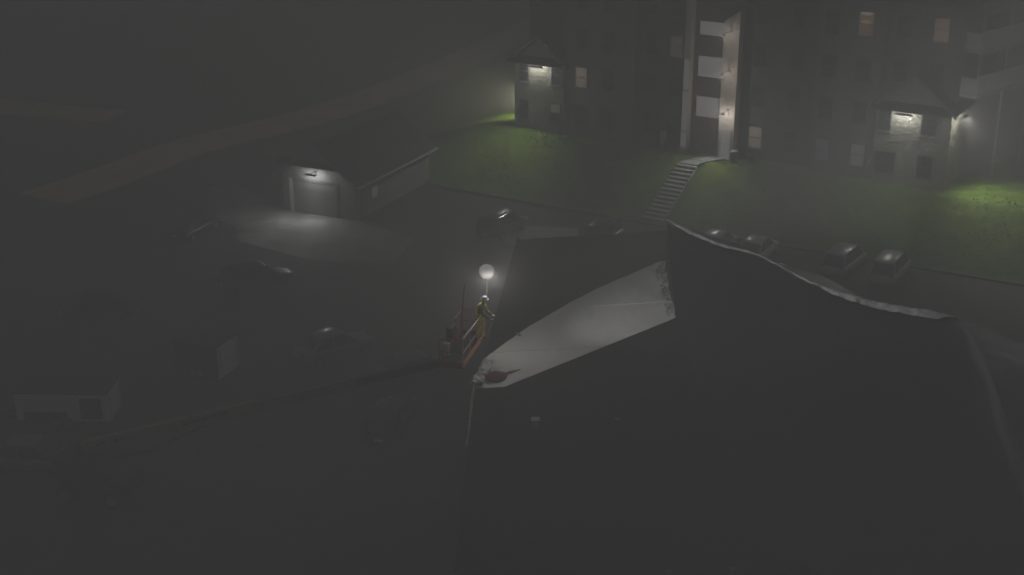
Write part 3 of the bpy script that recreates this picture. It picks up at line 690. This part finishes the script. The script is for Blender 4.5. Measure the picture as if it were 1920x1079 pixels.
# ================================================================== vehicles
def car(name, loc, rz, label, paint, kind='sedan', group=None, cat='car'):
    """x forward; body, glasshouse, wheels, lamps"""
    t = empty(name, loc, rz, label, cat, group)
    tall = {'sedan': 0, 'suv': .28, 'hatch': .06, 'van': .5}[kind]
    zb = .80 + tall*.45; zr = 1.44 + tall; L = 4.6
    st = [(-2.30, .62, .42, .66), (-2.22, .80, .30, zb-.02), (-1.7, .88, .26, zb+.06), (-.9, .90, .24, zb+.04), (.3, .90, .24, zb+.02), (1.0, .90, .24, zb), (1.7, .87, .26, zb-.09), (2.15, .76, .30, zb-.2), (2.30, .58, .40, .58)]
    rings = []
    for x, w, z0, z1 in st:
        zm = (z0+z1)/2
        rings.append([(x, y*w, z) for y, z in ((-.82, z0), (-.97, z0+.10), (-1, zm), (-.95, z1-.08), (-.82, z1), (0, z1+.035), (.82, z1), (.95, z1-.08), (1, zm), (.97, z0+.10), (.82, z0))])
    bo = MB().loft(rings).build('body', paint, t, True)
    sd = bo.modifiers.new('subd', 'SUBSURF'); sd.levels = 1; sd.render_levels = 1
    if kind == 'sedan': cab = [(-1.75, zb, .70), (-1.05, zr-.04, .60), (-.2, zr, .61), (.35, zr-.05, .60), (1.15, zb, .72)]
    else: cab = [(-2.15, zb, .74), (-1.85, zr-.05, .63), (-.4, zr, .65), (.45, zr-.05, .63), (1.2, zb, .74)]
    # glasshouse: closed band of glass below a painted roof panel
    (xa, _, wa), (xb_, z1_, wb_), (xc, z2_, wc), (xd, z3_, wd), (xe, _, we) = cab
    base = [(xa, -wa, zb-.03), (xe, -we, zb-.03), (xe, we, zb-.03), (xa, wa, zb-.03)]
    topr = [(xb_, -wb_, zr-.06), (xd, -wd, zr-.06), (xd, wd, zr-.06), (xb_, wb_, zr-.06)]
    MB().loft([base, topr]).build('glasshouse', glass_dk, t, bevel=.03)
    rr_ = []
    for x, z, w in ((xb_-.08, zr-.075, wb_-.06), (xb_+.1, zr-.02, wb_+.015), ((xb_+xd)/2, zr+.01, wc+.01), (xd-.15, zr-.02, wd+.015), (xd+.06, zr-.075, wd-.05)):
        rr_.append([(x, -w, z-.05), (x, -w*.9, z), (x, 0, z+.025), (x, w*.9, z), (x, w, z-.05)])
    MB().loft(rr_).build('roof', paint, t, True)
    for sy in (-1, 1):
        MB().beam((xe, sy*we, zb-.02), (xd, sy*wd, zr-.07), .06, .05).build('pillar', paint, t); MB().beam((xa, sy*wa, zb-.02), (xb_, sy*wb_, zr-.07), .10, .06).build('pillar', paint, t)
        MB().beam(((xb_+xd)/2-.1, sy*(wa+.02), zb-.02), ((xb_+xd)/2-.05, sy*(wc+.005), zr-.07), .05, .04).build('pillar', paint, t)
    for sx in (-1.38, 1.40):
        for sy in (-1, 1):
            wo_ = MB().cyl((sx, sy*.66, .32), (sx, sy*.90, .32), .32, 18).build('wheel', rubber, t, bevel=.02)
            MB().cyl((sx, sy*.88, .32), (sx, sy*.912, .32), .2, 12).build('rim', chrome, wo_)
    for sy in (-1, 1):
        MB().cbox((2.2, sy*.56, .62), (.14, .26, .1)).build('headlight', chrome, t, bevel=.02)
        MB().cbox((-2.24, sy*.60, .80 if kind == 'sedan' else .95), (.1, .24, .14)).build('tail_light', tail_m, t, bevel=.02)
        MB().cbox((.72, sy*.97, zb+.06), (.12, .16, .11)).build('mirror', paint, t, bevel=.03)
    MB().cbox((-2.31, 0, .62), (.02, .46, .12)).build('number_plate', trim, t)
    return t
silver = mat('silver_car_paint', (.36, .37, .38), .3, .2, var=.04, coat=.5)
white_c = mat('white_car_paint', (.5, .5, .49), .3, var=.03, coat=.5)
black_c = mat('black_car_paint', (.012, .012, .014), .3, var=.1, coat=.25)
blue_c = mat('blue_grey_car_paint', (.11, .12, .19), .3, .1, var=.06, coat=.5)
grey_c = mat('dark_grey_car_paint', (.016, .017, .019), .45, .0, var=.08, coat=.05, spec=.3)
face = math.atan2(uy.y, uy.x)                      # nose towards the lawn
def on(px): return px
row = 'cars parked along the lawn kerb'
def park(x, y, label, paint, kind, rz=0, nm='parked_car'):
    p = bw(x, y); return car(nm, (p.x, p.y, 0.004), BA+R(90)+rz, label, paint, kind, row)
park(22.0, -11.3, 'pale silver saloon parked nearest the entrance steps, in the lawn row', silver, 'sedan')
park(24.7, -11.0, 'white car second from the steps in the row by the lawn', white_c, 'sedan', R(2))
park(30.3, -10.45, 'silver tall car behind the black sheeted ridge', silver, 'suv', R(-2))
park(33.2, -10.3, 'white tall car at the right end of the row by the lawn', white_c, 'suv', R(1))
park(15.1, -13.6, 'black car with bright glints left of the steps', black_c, 'suv', R(4))
car('parked_car', (-.7, 87.4, .01), R(60), 'dark tall vehicle standing beside the dim lawn edge', black_c, 'suv')
car('parked_car', (-9.6, 67.2, .004), R(38), 'dark blue-grey car alone in the middle of the dark yard', blue_c, 'sedan')
car('parked_car', (-4.9, 64.2, .004), R(28), 'black car mostly hidden beyond the lift basket', black_c, 'sedan')
car('parked_car', (-5.8, 58.4, .004), R(80), 'dark grey car in the shade below the lift basket', grey_c, 'hatch')
car('parked_car', (-21.7, 54.7, .004), R(-4), 'blue-grey car at the bottom left edge, partly out of frame', blue_c, 'sedan')
car('parked_car', (24.0, 60.6, .004), R(14), 'dark car with small glints at the right edge', black_c, 'sedan')
car('parked_car', (23.3, 66.4, .004), R(12), 'dark grey car at the right edge beyond the black sheet', grey_c, 'sedan')
car('parked_car', (-21.6, 87.3, .004), R(70), 'dark car faintly visible left of the garage', grey_c, 'sedan')
car('parked_car', (-15.6, 77.5, .004), R(35), 'dark grey car lost in the dark yard below the garage', grey_c, 'hatch')
car('parked_car', (-23.8, 73.0, .004), R(30), 'dark car faint at the far left of the yard', grey_c, 'sedan')
# enclosed trailers
def trailer(name, loc, rz, label, L, Wd, Hh, doorway=True, skin_m_=None, z0=.45):
    tw_ = mat('trailer_white', (.66, .69, .80), .4, var=.05)
    t = empty(name, loc, rz, label, 'trailer')
    MB().box(0, L, 0, Wd, z0, .45+Hh).build('box_body', skin_m_ or tw_, t, bevel=.04)
    MB().box(-.02, L+.02, -.02, Wd+.02, .449+Hh-.06, .46+Hh).build('shaded_roof_cap', metal_dk, t, bevel=.02)  # dark colour paints the top as unlit
    MB().box(.05, L-.05, .05, Wd-.05, z0-.09, z0-.002).build('frame', metal_dk, t)
    MB().box(.4, L*.55, -.03, -.003, .46, .95).build('side_skirt', metal_dk, t)
    if doorway:
        d_ = MB().box(L*.70, L*.93, -.02, -.003, .6, .4+Hh-.22).build('side_door', metal_dk, t, bevel=.01)
        MB().box(L*.72, L*.74, -.05, -.02, 1.2, 1.35).build('handle', chrome, d_)
    for sx in (L*.42, L*.56):
        for y0 in (-.02, Wd-.2):
            wo_ = MB().cyl((sx, y0, .32), (sx, y0+.22, .32), .32, 18).build('wheel', rubber, t)
            MB().cyl((sx, y0-.012, .32), (sx, y0+.232, .32), .17, 12).build('rim', cream_p, wo_)
    MB().box(L+.003, L+.02, .04, Wd-.04, z0+.03, .36+Hh).build('rear_door', tw_, t, bevel=.01)
    for y in (.25, Wd-.25): MB().cyl((L+.035, y, .6), (L+.035, y, .25+Hh), .015, 6).build('latch_rod', chrome, t)
    tg = MB(); tg.beam((0, .3, .4), (-1.0, Wd/2, .4), .08, .1); tg.beam((0, Wd-.3, .4), (-1.0, Wd/2, .4), .08, .1); tg.build('hitch', metal_dk, t)
trailer('box_trailer', (-23.75, 58.5, 0), R(-2), 'white box trailer with dark side door at the lower left', 4.5, 1.9, 1.5)
t = None
trailer('box_trailer', (-17.57, 64.71, 0), R(-22), 'small cargo trailer with sides coloured dark as unlit and a pale rear door', 2.6, 2.0, 1.55, False, metal_dk, .1)  # body coloured dark for its unlit faces, only the end left pale

# small things by the apartments
ub = empty('utility_box', bw(12.5, -.1, 3.0-BO.z), BA, 'pale metal utility box against the apartment wall', 'utility box')
MB().box(0, .42, 0, .3, -.2, 1.25).build('cabinet', trim, ub, bevel=.02); MB().box(.03, .39, -.02, -.002, .15, 1.15).build('door', trim, ub)
bn = empty('litter_bin', bw(18.75, -.9, 0), BA, 'dark bin right of the apartment entrance', 'bin')
MB().loft([[(r*math.cos(2*math.pi*k/16), r*math.sin(2*math.pi*k/16), z) for k in range(16)] for r, z in ((.25, -.2), (.29, .8), (.3, .82))]).build('drum', metal_dk, bn, True)
MB().ball((0, 0, .83), .3, 16, 6, .35).build('lid', trim, bn, True)
def shrub(loc, r, label, seed):
    rnd = random.Random(seed); t = empty('shrub', loc, 0, label, 'shrub', 'shrubs by the entrance')
    st = MB()
    for k in range(5):
        a = rnd.uniform(0, 6.3); st.tube([(0,0,-.2), (r*.3*math.cos(a), r*.3*math.sin(a), r*.6), (r*.6*math.cos(a), r*.6*math.sin(a), r*1.1)], [.03, .02, .008], 5)
    st.build('stem', mat('bark', (.07, .05, .035), .9), t)
    lf = MB()
    for k in range(900):
        d = Vector((rnd.gauss(0, 1), rnd.gauss(0, 1), rnd.gauss(0, 1))).normalized(); rr = r*(rnd.random()**.4)*(.8+.35*noise.noise(d*2+Vector((seed, 0, 0))))
        c = Vector((d.x*rr, d.y*rr, r*.75+d.z*rr*.8)); a = Vector((rnd.gauss(0,1), rnd.gauss(0,1), rnd.gauss(0,1))).normalized(); b_ = a.cross(d).normalized(); s_ = rnd.uniform(.05, .1)
        lf.poly([c-a*s_, c+b_*s_*.5, c+a*s_, c-b_*s_*.5])
    lf.build('foliage', mat('foliage', (.035, .06, .02), .7, var=.4), t)
shrub(bw(15.6, -.5, 0), .75, 'low dark shrub under the stair tower windows', 3)
shrub(bw(13.4, -.4, 0), .6, 'rounded dark shrub left of the stair tower', 4)
shrub(bw(19.9, -.2, 0), .55, 'dark shrub under the lit ground floor window', 6)

# ================================================================== volume added to lay an even grey fade over the view
hz = MB().box(-297, 297, -197, 477, -1.6, 34.5).build('fade_veil', asphalt)
hz['kind'] = 'stuff'
hm = bpy.data.materials.new('fade_veil'); hm.use_nodes = True; nt = hm.node_tree; nt.nodes.clear()
out = nt.nodes.new('ShaderNodeOutputMaterial'); vol = nt.nodes.new('ShaderNodeVolumePrincipled')
vol.inputs['Density'].default_value = VEIL_DENSITY; vol.inputs['Color'].default_value = (.93, .93, .93, 1); vol.inputs['Anisotropy'].default_value = VEIL_ANISO
nt.links.new(vol.outputs[0], out.inputs['Volume']); hz.data.materials[0] = hm
